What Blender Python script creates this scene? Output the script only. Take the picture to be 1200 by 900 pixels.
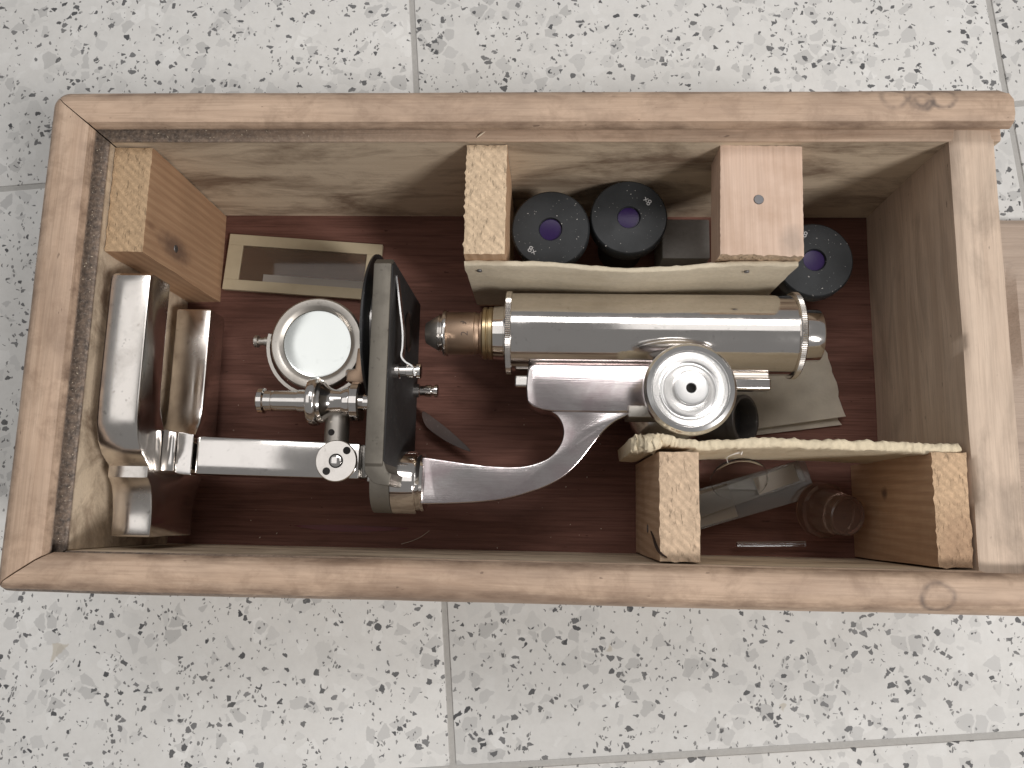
import bpy, bmesh, math, random
from mathutils import Vector, Matrix, noise

# ------------------------------------------------------------------ clear
for o in list(bpy.data.objects): bpy.data.objects.remove(o)
scene = bpy.context.scene
C = scene.collection
random.seed(7)

# ------------------------------------------------------------------ camera
cam = bpy.data.cameras.new('camera'); camo = bpy.data.objects.new('camera', cam); C.objects.link(camo)
cam.sensor_width = 36.0; cam.lens = 28.5; cam.clip_start = 0.01; cam.clip_end = 50
camo.matrix_world = Matrix(((0.9989427, -0.0128124, 0.0441512, 0),
                            (0.0197378, 0.9868892, -0.1601877, 0),
                            (-0.0415199, 0.1608898, 0.9860987, 0.43), (0, 0, 0, 1)))
scene.camera = camo

# ------------------------------------------------------------------ world and lamps
w = bpy.data.worlds.new('World'); scene.world = w; w.use_nodes = True
bg = w.node_tree.nodes['Background']
bg.inputs['Color'].default_value = (1.0, 0.98, 0.965, 1); bg.inputs['Strength'].default_value = 0.21

def area(name, loc, target, sx, sy, power, col):
    l = bpy.data.lights.new(name, 'AREA'); l.shape = 'RECTANGLE'; l.size = sx; l.size_y = sy
    l.energy = power; l.color = col
    o = bpy.data.objects.new(name, l); C.objects.link(o); o.location = loc
    d = Vector(target) - Vector(loc); o.rotation_euler = d.to_track_quat('-Z', 'Y').to_euler()
    return o
area('ceiling_lamp', (1.12, -0.62, 1.50), (0, 0.07, 0.05), 0.24, 0.48, 25, (1.0, 0.965, 0.935))
area('ceiling_lamp', (0.15, 1.10, 2.1), (0, 0.07, 0.05), 1.3, 0.55, 16, (1.0, 0.98, 0.965))
area('added_reflection_panel', (-1.20, 0.35, 2.4), (-1.20, 0.35, 0.0), 1.55, 1.6, 6.4, (1.0, 0.975, 0.955))  # added for a bright ceiling, sized so pillar, foot and mirror reflect it
area('added_reflection_panel', (0.62, 0.50, 2.4), (0.62, 0.50, 0.0), 0.75, 0.75, 1.6, (1.0, 0.975, 0.955))  # added panel that brightens reflections in the knob and right of the tube

scene.view_settings.view_transform = 'Standard'
scene.view_settings.look = 'None'
scene.view_settings.exposure = 0.0
scene.view_settings.gamma = 1.0

# ------------------------------------------------------------------ materials
class NT:
    def __init__(s, name):
        s.m = bpy.data.materials.new(name); s.m.use_nodes = True
        s.t = s.m.node_tree; s.p = s.t.nodes['Principled BSDF']
        s.co = s.t.nodes.new('ShaderNodeTexCoord').outputs['Object']
    def n(s, typ, **kw):
        nd = s.t.nodes.new(typ)
        for k, v in kw.items():
            if k[0] == 'i' and k[1:].isdigit(): s.put(nd.inputs[int(k[1:])], v)
            elif k in nd.inputs: s.put(nd.inputs[k], v)
            else: setattr(nd, k, v)
        return nd
    def put(s, inp, v):
        if isinstance(v, bpy.types.NodeSocket): s.t.links.new(v, inp)
        else: inp.default_value = v
    def map(s, scale=(1, 1, 1), loc=(0, 0, 0), rot=(0, 0, 0), vec=None):
        return s.n('ShaderNodeMapping', Vector=vec or s.co, Scale=scale, Location=loc, Rotation=rot).outputs[0]
    def noise(s, vec, scale, detail=4, rough=.55, dist=0.):
        return s.n('ShaderNodeTexNoise', Vector=vec, Scale=scale, Detail=detail, Roughness=rough, Distortion=dist).outputs[0]
    def ramp(s, fac, stops):
        nd = s.n('ShaderNodeValToRGB', Fac=fac); e = nd.color_ramp.elements
        while len(e) < len(stops): e.new(0.5)
        for el, (p, c) in zip(e, stops):
            el.position = p; el.color = (c, c, c, 1) if isinstance(c, (int, float)) else (*c, 1)
        return nd.outputs[0]
    def mix(s, fac, a, b, mode='MIX'):
        nd = s.t.nodes.new('ShaderNodeMix'); nd.data_type = 'RGBA'; nd.blend_type = mode
        s.put(nd.inputs[0], fac)
        for i, v in ((6, a), (7, b)):
            if isinstance(v, tuple) and len(v) == 3: v = (*v, 1)
            s.put(nd.inputs[i], v)
        return nd.outputs[2]
    def math(s, op, a, b=0.0, c=0.0, clamp=False):
        nd = s.n('ShaderNodeMath', operation=op, use_clamp=clamp)
        s.put(nd.inputs[0], a); s.put(nd.inputs[1], b); s.put(nd.inputs[2], c)
        return nd.outputs[0]
    def sep(s, vec=None):
        return s.n('ShaderNodeSeparateXYZ', Vector=vec or s.co).outputs
    def bump(s, h, strength=.3, dist=.0005, prev=None):
        nd = s.n('ShaderNodeBump', Height=h, Strength=strength, Distance=dist)
        if prev is not None: s.put(nd.inputs['Normal'], prev)
        return nd.outputs[0]
    def out(s, **kw):
        for k, v in kw.items():
            k = k.replace('_', ' ')
            if isinstance(v, tuple) and len(v) == 3: v = (*v, 1)
            s.put(s.p.inputs[k], v)
        return s.m
    def band(s, v, a, b, soft):
        "1 where a<v<b, soft edges"
        lo = s.n('ShaderNodeMapRange', Value=v); lo.inputs[1].default_value = a - soft; lo.inputs[2].default_value = a + soft
        hi = s.n('ShaderNodeMapRange', Value=v); hi.inputs[1].default_value = b - soft; hi.inputs[2].default_value = b + soft
        hi.inputs[3].default_value = 1; hi.inputs[4].default_value = 0
        return s.math('MULTIPLY', lo.outputs[0], hi.outputs[0])

def wood(name, c1, c2, axis='x', stain=(0.10, 0.065, 0.045), stain_amt=.5, rings=(), ringw=.0009, scale=1., rough=.62, bump=.35, extra=None, seed=0., grain=.36):
    """worn timber, grain along one axis; rings = scuffed ring marks (centre, radius)"""
    k = NT(name)
    sc = {'x': (14, 220, 220), 'y': (220, 14, 220), 'z': (220, 220, 14)}[axis]
    s2 = {'x': (30, 1100, 1100), 'y': (1100, 30, 1100), 'z': (1100, 1100, 30)}[axis]
    s3 = {'x': (9, 30, 30), 'y': (30, 9, 30), 'z': (30, 30, 9)}[axis]
    lo = (seed, seed * 1.7, seed * .6)
    g1 = k.noise(k.map(tuple(v * scale * .55 for v in sc), lo), 1, 7, .66, 1.2)
    g2 = k.noise(k.map(tuple(v * scale for v in s2), lo), 1, 3, .6)
    col = k.mix(k.ramp(g1, [(.32, 0.), (.66, 1.)]), c1, c2)
    col = k.mix(k.math('MULTIPLY', k.ramp(g2, [(.48, 0.), (.66, 1.)]), grain), col, tuple(v * .66 for v in c1))
    st = k.noise(k.map(s3, lo), 1.6, 7, .62, .6)
    stf = k.math('MULTIPLY', k.ramp(st, [(.50, 0.), (.78, 1.)]), stain_amt)
    col = k.mix(stf, col, stain)
    blot = k.noise(k.map((40, 40, 40), lo), 1.3, 4, .6)
    col = k.mix(k.math('MULTIPLY', k.ramp(blot, [(.42, 0.), (.68, 1.)]), .28), col, tuple(v * .68 for v in c2))
    # small dark nicks and pin holes
    nk = k.noise(k.map({'x': (160, 420, 420), 'y': (420, 160, 420), 'z': (420, 420, 160)}[axis], lo), 1, 2, .5)
    col = k.mix(k.math('MULTIPLY', k.ramp(nk, [(.735, 0.), (.77, 1.)]), .55), col, tuple(v * .45 for v in stain))
    for (c, r) in rings:
        d = k.n('ShaderNodeVectorMath', operation='DISTANCE'); k.put(d.inputs[0], k.co); d.inputs[1].default_value = c
        dn = k.math('ADD', d.outputs['Value'], k.math('MULTIPLY', k.math('SUBTRACT', k.noise(k.co, 260, 2), .5), .0012))
        b = k.band(dn, r - ringw, r + ringw, ringw * .8)
        b = k.math('MULTIPLY', b, k.ramp(k.noise(k.co, 190, 2), [(.35, .15), (.62, .8)]))
        col = k.mix(b, col, (.13, .10, .085))
    if extra: col = extra(k, col)
    h = k.math('ADD', k.math('MULTIPLY', g1, .5), k.math('MULTIPLY', g2, .7))
    h = k.math('SUBTRACT', h, k.math('MULTIPLY', k.ramp(nk, [(.735, 0.), (.77, 1.)]), .8))
    return k.out(Base_Color=col, Roughness=k.ramp(g1, [(.3, rough - .1), (.7, rough + .12)]), Normal=k.bump(h, bump, .0006))

def ledge_dirt(k, col):
    "grey packed dust in the lid groove of the left end"
    x, y, z = k.sep()
    zz = k.band(z, .0985, .1072, .0006)
    xm = k.n('ShaderNodeMapRange', Value=x); xm.inputs[1].default_value = -.02; xm.inputs[2].default_value = -.17
    f = k.math('MULTIPLY', k.math('MULTIPLY', zz, xm.outputs[0]), k.ramp(k.noise(k.co, 420, 4), [(.3, .55), (.7, 1.)]))
    return k.mix(f, col, k.mix(k.ramp(k.noise(k.co, 900, 3), [(.5, 0.), (.72, 1.)]), (.075, .06, .052), (.24, .205, .18)))

def grime(k, col):
    "hand grime on the inside arris"
    x, y, z = k.sep()
    n = k.ramp(k.noise(k.map((26, 60, 60)), 1.7, 6, .65), [(.42, 0.), (.66, 1.)])
    f = k.math('MULTIPLY', k.band(z, .1060, .1110, .0014), n)
    col = k.mix(k.math('MULTIPLY', f, .8), col, (.15, .095, .065))
    sm = k.ramp(k.noise(k.map((1, 1, 1), (3, 1, 2)), 75, 7, .7, .4), [(.50, 0.), (.72, 1.)])
    col = k.mix(k.math('MULTIPLY', sm, .55), col, (.235, .155, .105))
    # the inside faces are raw, greyed timber
    col2 = k.mix(k.math('MULTIPLY', k.ramp(k.noise(k.map((13, 34, 34), (1.1, .2, .6)), 1.3, 8, .70, .5), [(.44, 0.), (.66, 1.)]), .85), k.mix(k.noise(k.map((20, 700, 700)), 1, 5, .7), (.52, .415, .30), (.76, .63, .475)), (.165, .105, .068))
    ins = k.n('ShaderNodeMapRange', Value=z); ins.inputs[1].default_value = .0992; ins.inputs[2].default_value = .0982
    col = k.mix(ins.outputs[0], col, col2)
    return ledge_dirt(k, col)

M = {}
RAIL1, RAIL2 = (.44, .305, .215), (.60, .445, .330)
M['rail_x'] = wood('worn_rail_wood', RAIL1, RAIL2, 'x', stain=(.19, .125, .088), stain_amt=.75, extra=grime, seed=1.3,
    rings=[((.1468, -.0276, .112), .0058), ((.1416, .1746, .112), .0052), ((.1526, .1730, .112), .0048), ((.1526, .1724, .112), .0026), ((.1613, .1745, .112), .0052)])
M['rail_y'] = wood('worn_end_rail_wood', RAIL1, RAIL2, 'y', stain=(.20, .13, .09), stain_amt=.6, extra=grime, seed=4.1)
M['end_wood'] = wood('scuffed_end_board_wood', (.52, .395, .30), (.67, .53, .415), 'y', stain=(.16, .12, .09), stain_amt=.8, seed=8.3)
M['floor_wood'] = wood('red_brown_stained_wood', (.118, .054, .041), (.215, .105, .082), 'x', stain=(.05, .024, .018), stain_amt=.6, seed=2.2, rough=.72, grain=.55)
M['floor_wood'].node_tree.nodes['Principled BSDF'].inputs['Specular IOR Level'].default_value = .14
M['lid_wood'] = wood('lid_wood', (.36, .275, .215), (.45, .355, .285), 'x', stain=(.22, .16, .12), stain_amt=.4, seed=5.6)

def fir(name, axis, c1=(.44, .26, .145), c2=(.60, .40, .25), top=None, seed=0., knots=(), band=.5):
    k = NT(name)
    lo = (seed, seed * .7, seed * 1.9)
    sc = {'x': (.06, 1, 1), 'y': (1, .06, 1), 'z': (1, 1, .06)}[axis]
    # growth rings: distorted distance bands
    wv = k.n('ShaderNodeTexWave', Vector=k.map(sc, lo, (0, 0, 0)), Scale=150.0, Distortion=2.4, Detail=2.0, wave_type='BANDS', bands_direction='DIAGONAL')
    wv.inputs['Detail Scale'].default_value = .6
    g = k.ramp(wv.outputs['Fac'], [(.25, 0.), (.85, 1.)])
    f2 = {'x': (25, 900, 900), 'y': (900, 25, 900), 'z': (900, 900, 25)}[axis]
    fib = k.noise(k.map(f2, lo), 1, 3)
    col = k.mix(k.math('MULTIPLY', g, band), c2, c1)
    col = k.mix(k.math('MULTIPLY', k.ramp(fib, [(.4, 0.), (.7, 1.)]), .3), col, tuple(v * .75 for v in c1))
    bl = k.noise(k.map((45, 45, 45), lo), 1, 4)
    col = k.mix(k.math('MULTIPLY', k.ramp(bl, [(.45, 0.), (.7, 1.)]), .35), col, (.33, .19, .11))
    # crumbly saw-cut end grain where the face looks along the grain
    geo = k.n('ShaderNodeNewGeometry')
    nz = k.sep(geo.outputs['Normal'])['xyz'.index(axis)]
    endf = k.ramp(k.math('ABSOLUTE', nz), [(.55, 0.), (.72, 1.)])
    eg = k.noise(k.map((1, 1, 1), lo, (0, 0, .7)), 420, 5, .68)
    pits = k.noise(k.map({'x': (1, 900, 260), 'y': (900, 1, 260), 'z': (900, 260, 1)}[axis], lo, (0, 0, .5)), 1, 3, .6)
    ec = top or (.60, .43, .27)
    ecol = k.mix(k.ramp(eg, [(.36, 0.), (.64, 1.)]), tuple(v * .84 for v in ec), tuple(min(1, v * 1.14) for v in ec))
    ecol = k.mix(k.math('MULTIPLY', k.ramp(pits, [(.60, 0.), (.70, 1.)]), .75), ecol, tuple(v * .42 for v in ec))
    ecol = k.mix(k.math('MULTIPLY', g, .42), ecol, tuple(v * .68 for v in ec))
    col = k.mix(endf, col, ecol)
    for (c, r, amt, dc, sx) in knots:
        v = k.n('ShaderNodeVectorMath', operation='SUBTRACT'); k.put(v.inputs[0], k.co); v.inputs[1].default_value = c
        v2 = k.n('ShaderNodeVectorMath', operation='MULTIPLY'); k.put(v2.inputs[0], v.outputs[0]); v2.inputs[1].default_value = sx
        l = k.n('ShaderNodeVectorMath', operation='LENGTH'); k.put(l.inputs[0], v2.outputs[0])
        ln = k.math('ADD', l.outputs['Value'], k.math('MULTIPLY', k.math('SUBTRACT', k.noise(k.co, 240, 2), .5), r * .5))
        mr = k.n('ShaderNodeMapRange', Value=ln); mr.inputs[1].default_value = r; mr.inputs[2].default_value = r * .35
        k_f = k.math('MULTIPLY', mr.outputs[0], amt)
        col = k.mix(k_f, col, dc)
    h = k.math('ADD', k.math('MULTIPLY', fib, .5), k.math('MULTIPLY', k.math('SUBTRACT', eg, k.math('MULTIPLY', k.ramp(pits, [(.58, 0.), (.72, 1.)]), .8)), k.math('MULTIPLY', endf, 2.2)))
    return k.out(Base_Color=col, Roughness=.75, Normal=k.bump(h, .5, .0007))

DK = (.10, .06, .04)
M['fir_A'] = fir('fir_block_wood_tall', 'z', (.32, .18, .10), (.45, .28, .165), top=(.47, .325, .195), seed=.3,
    knots=[((-.178, .1249, .0905), .0032, .7, (.22, .12, .07), (.6, 1.4, .55)), ((-.178, .1225, .066), .011, .75, (.12, .07, .05), (.6, 1.5, .55))])
M['fir_1'] = fir('fir_block_wood_pale', 'z', top=(.66, .50, .34), seed=1.7)
M['fir_2'] = fir('fir_block_wood_planed', 'y', (.52, .365, .27), (.66, .49, .385), top=(.62, .46, .32), seed=2.9, band=.22,
    knots=[((.103, .117, .096), .007, .5, (.30, .24, .20), (1, .8, 0))])
M['fir_3'] = fir('fir_block_wood_split', 'z', (.42, .26, .155), (.60, .42, .28), top=(.62, .46, .32), seed=4.4)
M['fir_4'] = fir('fir_block_wood_brown', 'z', (.40, .235, .14), (.56, .37, .235), top=(.58, .40, .25), seed=6.1,
    knots=[((.154, .0135, .05), .0035, .8, (.12, .07, .05), (0, 1, .8)), ((.163, -.012, .098), .016, .6, (.30, .18, .11), (1, .7, 0))])

def dust(k, col, amt, sc=1500, th=.74):
    n = k.noise(k.co, sc, 2, .5)
    return k.mix(k.math('MULTIPLY', k.ramp(n, [(th, 0.), (th + .03, 1.)]), amt), col, (.62, .60, .57))

def metal(name, col, rough=.16, var=.10, tarnish=(.30, .26, .22), tamt=.25, brushed=None, metallic=1.0, dusty=.25, seed=0.):
    k = NT(name)
    n1 = k.noise(k.map((1, 1, 1), (seed, seed, seed)), 45, 5, .6)
    n2 = k.noise(k.map((1, 1, 1), (seed, 0, seed)), 320, 4, .6)
    c = k.mix(k.math('MULTIPLY', k.ramp(n1, [(.48, 0.), (.75, 1.)]), tamt), col, tarnish)
    c = k.mix(k.math('MULTIPLY', k.ramp(n2, [(.62, 0.), (.74, 1.)]), tamt), c, tuple(v * .6 for v in tarnish))
    c = dust(k, c, dusty, 1700, .76)
    r = k.math('ADD', k.math('MULTIPLY', k.ramp(n1, [(.35, 0.), (.7, 1.)]), var), rough)
    bm = None
    if brushed:
        b = k.noise(k.map(brushed), 1, 3, .6)
        r = k.math('ADD', r, k.math('MULTIPLY', b, .12))
        bm = k.bump(b, .10, .0001)
    kw = dict(Base_Color=c, Metallic=metallic, Roughness=r)
    if bm is not None: kw['Normal'] = bm
    return k.out(**kw)
NI = (.80, .765, .735)
M['nickel'] = metal('polished_nickel', NI, .06, .12, tamt=.22)
M['nickel_worn'] = metal('worn_nickel', (.76, .72, .68), .12, .18, tamt=.45, seed=3.)
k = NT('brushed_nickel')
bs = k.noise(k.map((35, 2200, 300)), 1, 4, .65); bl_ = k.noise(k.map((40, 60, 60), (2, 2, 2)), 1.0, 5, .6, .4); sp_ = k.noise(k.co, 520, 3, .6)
bc = k.mix(k.ramp(bl_, [(.36, 0.), (.66, 1.)]), (.80, .755, .745), (.50, .42, .43))  # pinkish patches: reflections of a person overhead, painted into the metal colour
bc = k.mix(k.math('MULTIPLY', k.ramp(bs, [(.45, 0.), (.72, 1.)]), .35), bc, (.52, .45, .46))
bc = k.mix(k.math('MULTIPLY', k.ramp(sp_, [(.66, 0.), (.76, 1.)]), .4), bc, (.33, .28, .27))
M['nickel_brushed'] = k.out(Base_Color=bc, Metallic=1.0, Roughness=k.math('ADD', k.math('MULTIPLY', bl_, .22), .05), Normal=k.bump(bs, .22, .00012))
M['nickel_bright'] = metal('bright_turned_nickel', (.90, .89, .88), .19, .06, tamt=.06, dusty=.1)
M['steel_dull'] = metal('dull_steel', (.50, .47, .43), .32, .18, tamt=.4, seed=6.)
M['brass_copper'] = metal('copper_toned_brass', (.40, .285, .205), .40, .12, tarnish=(.24, .16, .11), tamt=.6, dusty=.1)
M['brass'] = metal('aged_brass', (.50, .39, .235), .30, .15, tarnish=(.2, .15, .09), tamt=.5, dusty=.1)
M['gunmetal'] = metal('dark_gunmetal', (.22, .21, .195), .30, .12, tarnish=(.09, .085, .08), tamt=.5, seed=2.)
M['stage_edge'] = metal('worn_blackened_stage_metal', (.185, .168, .142), .45, .14, tarnish=(.095, .085, .072), tamt=.7, brushed=(700, 60, 700), dusty=.15, seed=9., metallic=.75)
M['steel_bolt'] = metal('nail_steel', (.20, .20, .21), .5, .15, tamt=.6)

def enamel(name, col, rough, dusty, sc=1300, th=.70, spec=.5):
    k = NT(name); c = dust(k, k.mix(k.ramp(k.noise(k.co, 90, 4), [(.35, 0.), (.7, 1.)]), col, tuple(v * 1.5 for v in col)), dusty, sc, th)
    return k.out(Base_Color=c, Roughness=k.ramp(k.noise(k.co, 60, 4), [(.3, rough), (.7, rough + .15)]), Specular_IOR_Level=spec)
M['black'] = enamel('black_enamel', (.016, .016, .017), .32, .6)
M['black_cap'] = enamel('satin_black_cap', (.015, .0165, .018), .40, .85, 1050, .715, .28)
M['leaf_brown'] = enamel('floor_tinted_spring_steel', (.045, .028, .023), .45, .1)  # red-brown bottom reflected in the blade is painted into this colour
M['barrel_black'] = enamel('worn_black_lacquer', (.042, .037, .034), .35, .3)
M['black_matt'] = enamel('matt_black', (.012, .011, .011), .6, .2)
M['lens'] = NT('violet_coated_glass').out(Base_Color=(.022, .009, .058), Roughness=.25, Coat_Weight=.0, Specular_IOR_Level=.18)
M['paint_white'] = NT('engraved_white_paint').out(Base_Color=(.42, .42, .42), Roughness=.6)
M['ink'] = NT('engraved_dark_fill').out(Base_Color=(.10, .07, .05), Roughness=.6)
M['hole'] = NT('dark_hole').out(Base_Color=(.012, .010, .009), Roughness=.8)
k = NT('dusty_mirror_glass')
M['mirror'] = k.out(Base_Color=k.mix(k.ramp(k.noise(k.co, 260, 4), [(.6, 0.), (.75, 1.)]), (.93, .97, .95), (.84, .88, .86)), Metallic=.85, Roughness=.16)

def cardm(name, c, c2, sc=500):
    k = NT(name); n = k.noise(k.co, sc, 5, .65); b = k.noise(k.map((18, 40, 60)), 1.5, 5, .6)
    col = k.mix(k.ramp(n, [(.3, 0.), (.7, 1.)]), tuple(v * .86 for v in c), c)
    col = k.mix(k.math('MULTIPLY', k.ramp(b, [(.48, 0.), (.72, 1.)]), .6), col, c2)
    fb = k.noise(k.map((300, 300, 1400)), 1, 4, .7)
    return k.out(Base_Color=col, Roughness=.85, Normal=k.bump(k.math('ADD', n, fb), .4, .0005))
M['card'] = cardm('cream_cardboard', (.66, .58, .445), (.50, .425, .305))
M['card_torn'] = cardm('torn_cream_felt', (.72, .62, .45), (.56, .46, .30), 800)
M['grey_card'] = cardm('grey_card', (.27, .255, .24), (.20, .19, .18))
k = NT('aged_cream_paper')
pn = k.noise(k.co, 55, 5); pf = k.noise(k.co, 700, 3)
M['paper'] = k.out(Base_Color=k.mix(k.math('MULTIPLY', k.ramp(pn, [(.4, 0.), (.75, 1.)]), .5), k.mix(pf, (.76, .69, .58), (.82, .76, .65)), (.48, .42, .335)), Roughness=.85, Normal=k.bump(k.math('ADD', pn, k.math('MULTIPLY', pf, .3)), .35, .001))
k = NT('yellowed_tape_paper')
M['tape'] = k.out(Base_Color=k.mix(k.noise(k.co, 120, 4), (.48, .41, .285), (.38, .315, .21)), Roughness=.7)
def glass(name, col, rough, trans=1., ior=1.5):
    k = NT(name); return k.out(Base_Color=col, Roughness=rough, Transmission_Weight=trans, IOR=ior)
M['glass'] = glass('clear_glass', (.93, .95, .94), .04)
M['glass_dusty'] = glass('dusty_glass', (.60, .47, .36), .06, .90)
M['glass_hazy'] = glass('hazy_slide_glass', (.62, .60, .56), .10, .86)
M['thin_plastic'] = glass('thin_clear_plastic', (.95, .95, .94), .12, 1., 1.16)
M['amber'] = glass('brown_translucent_plastic', (.50, .34, .27), .16, .88)
M['label'] = NT('grey_paper_label').out(Base_Color=(.30, .275, .245), Roughness=.8)
M['lint'] = NT('white_lint').out(Base_Color=(.78, .76, .72), Roughness=.9)
M['hair'] = NT('pale_fibre').out(Base_Color=(.50, .42, .32), Roughness=.6)
M['splinter'] = NT('pale_splinter').out(Base_Color=(.72, .62, .48), Roughness=.7)

def terrazzo():
    k = NT('terrazzo'); v = k.co
    wob = k.n('ShaderNodeVectorMath', operation='ADD'); k.put(wob.inputs[0], v)
    nz = k.n('ShaderNodeTexNoise', Vector=v, Scale=300.0, Detail=3.0)
    sc = k.n('ShaderNodeVectorMath', operation='SCALE'); k.put(sc.inputs[0], nz.outputs['Color']); sc.inputs['Scale'].default_value = .0028
    k.put(wob.inputs[1], sc.outputs[0]); vw = wob.outputs[0]
    def chips(scale, thr, gap, vec, rnd=1.0, off=0., var=.22):
        mv = k.map((1, 1, 1), (off, off, 0), vec=vec)
        a = k.n('ShaderNodeTexVoronoi', Vector=mv, Scale=scale, voronoi_dimensions='3D', Randomness=rnd)
        e = k.n('ShaderNodeTexVoronoi', Vector=mv, Scale=scale, voronoi_dimensions='3D', feature='DISTANCE_TO_EDGE', Randomness=rnd)
        s = k.n('ShaderNodeSeparateColor', Color=a.outputs['Color']).outputs
        on = k.math('GREATER_THAN', s[0], thr)
        gp = k.math('ADD', k.math('MULTIPLY', k.math('POWER', s[2], 1.6), var), gap)
        inside = k.math('MULTIPLY', k.math('SUBTRACT', e.outputs['Distance'], gp), 26.0, clamp=True)
        return k.math('MULTIPLY', on, inside), s[1], s[2]
    cloud = k.noise(v, 14, 4, .6)
    base = k.mix(cloud, (.63, .622, .61), (.72, .712, .70))
    base = k.mix(k.math('MULTIPLY', k.noise(v, 420, 4, .7), .35), base, (.56, .55, .53))
    f, r1, r2 = chips(100, .34, .05, vw)
    pale = k.mix(r1, (.76, .755, .745), (.53, .525, .515))
    col = k.mix(k.math('MULTIPLY', f, .62), base, pale)
    f, r1, r2 = chips(135, .64, .05, vw, off=3.1)
    col = k.mix(k.math('MULTIPLY', f, .62), col, k.mix(r1, (.55, .545, .54), (.36, .357, .355)))
    col = k.mix(k.math('MULTIPLY', k.ramp(k.noise(v, 160, 5, .75), [(.40, 0.), (.66, 1.)]), .22), col, (.50, .492, .48))
    f, r1, r2 = chips(60, .997, .14, vw, off=8.4)
    col = k.mix(k.math('MULTIPLY', f, .6), col, (.43, .38, .30))
    # dark chips: irregular, clustered, of two sizes
    cl = k.ramp(k.noise(v, 48, 3, .6), [(.40, 0.), (.60, 1.)])
    mv = k.map((1.0, 1.25, 1.0), rot=(0, 0, .9), vec=vw)
    f, r1, r2 = chips(280, .855, .07, mv, off=1.7, var=.26)
    f = k.math('MULTIPLY', f, k.math('GREATER_THAN', k.math('ADD', cl, r2), .50))
    col = k.mix(k.math('MULTIPLY', f, .93), col, k.mix(r1, (.028, .030, .036), (.17, .17, .175)))
    mv = k.map((1.5, 1.0, 1.0), rot=(0, 0, -.4), vec=vw)
    f, r1, r2 = chips(480, .85, .06, mv, off=5.2)
    f = k.math('MULTIPLY', f, k.math('GREATER_THAN', k.math('ADD', cl, r2), .85))
    col = k.mix(k.math('MULTIPLY', f, .85), col, k.mix(r1, (.05, .05, .055), (.20, .20, .20)))
    rnd = k.n('ShaderNodeObjectInfo').outputs['Random']
    tone = k.math('ADD', k.math('MULTIPLY', rnd, .07), .93)
    col = k.mix(1.0, col, k.n('ShaderNodeCombineColor', Red=tone, Green=tone, Blue=k.math('MULTIPLY', tone, .99)).outputs[0], 'MULTIPLY')
    dirt = k.ramp(k.noise(k.map((1, 1, 1), (4, 2, 0)), 9, 7, .68, .6), [(.48, 0.), (.75, 1.)])
    col = k.mix(k.math('MULTIPLY', dirt, .22), col, (.40, .38, .35))
    scr = k.ramp(k.noise(k.map((900, 14, 1), rot=(0, 0, .5)), 1, 3, .5), [(.70, 0.), (.76, 1.)])
    col = k.mix(k.math('MULTIPLY', scr, .12), col, (.40, .39, .37))
    return k.out(Base_Color=col, Roughness=k.ramp(k.noise(v, 60, 4), [(.3, .52), (.7, .68)]), Normal=k.bump(k.noise(v, 800, 3), .06, .0003), Specular_IOR_Level=.35)
M['terrazzo'] = terrazzo()
k = NT('grey_grout')
M['grout'] = k.out(Base_Color=k.mix(k.noise(k.co, 500, 4), (.33, .32, .305), (.43, .42, .40)), Roughness=.9, Normal=k.bump(k.noise(k.co, 900, 3), .4, .0004))

# ------------------------------------------------------------------ object helpers
def empty(name, loc, label, cat, group=None):
    o = bpy.data.objects.new(name, None); C.objects.link(o); o.location = loc; o.empty_display_size = .01
    o['label'] = label; o['category'] = cat
    if group: o['group'] = group
    return o
def tag(o, label, cat, group=None):
    o['label'] = label; o['category'] = cat
    if group: o['group'] = group
    return o
def root_loc(p):
    v = Vector((0, 0, 0))
    while p is not None: v += p.location; p = p.parent
    return v
def link(name, me, mat, parent=None, origin=None):
    o = bpy.data.objects.new(name, me); C.objects.link(o)
    if mat is not None and not me.materials: me.materials.append(mat if not isinstance(mat, str) else M[mat])
    if parent is not None:
        o.parent = parent; o.location = -root_loc(parent)
    return o
def finish(bm, name, angle=35):
    bmesh.ops.recalc_face_normals(bm, faces=bm.faces[:])
    me = bpy.data.meshes.new(name); bm.to_mesh(me); bm.free()
    for p in me.polygons: p.use_smooth = True
    me.set_sharp_from_angle(angle=math.radians(angle))
    return me
def obj(name, bm, mat, parent=None, angle=35):
    return link(name, finish(bm, name, angle), mat, parent)
def bev(bm, w, seg=2, ang=40):
    if w <= 0: return bm
    bmesh.ops.remove_doubles(bm, verts=bm.verts[:], dist=1e-6)
    bmesh.ops.recalc_face_normals(bm, faces=bm.faces[:])
    es = [e for e in bm.edges if len(e.link_faces) == 2 and e.calc_face_angle(0) > math.radians(ang)]
    bmesh.ops.bevel(bm, geom=es, offset=w, segments=seg, profile=.5, affect='EDGES', clamp_overlap=True)
    return bm
def box(x0, x1, y0, y1, z0, z1, w=.0006, seg=2, bm=None):
    b = bmesh.new()
    vs = [b.verts.new((x, y, z)) for z in (z0, z1) for (x, y) in ((x0, y0), (x1, y0), (x1, y1), (x0, y1))]
    for f in ((3, 2, 1, 0), (4, 5, 6, 7), (0, 1, 5, 4), (1, 2, 6, 5), (2, 3, 7, 6), (3, 0, 4, 7)): b.faces.new([vs[i] for i in f])
    bev(b, w, seg)
    return b
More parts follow.
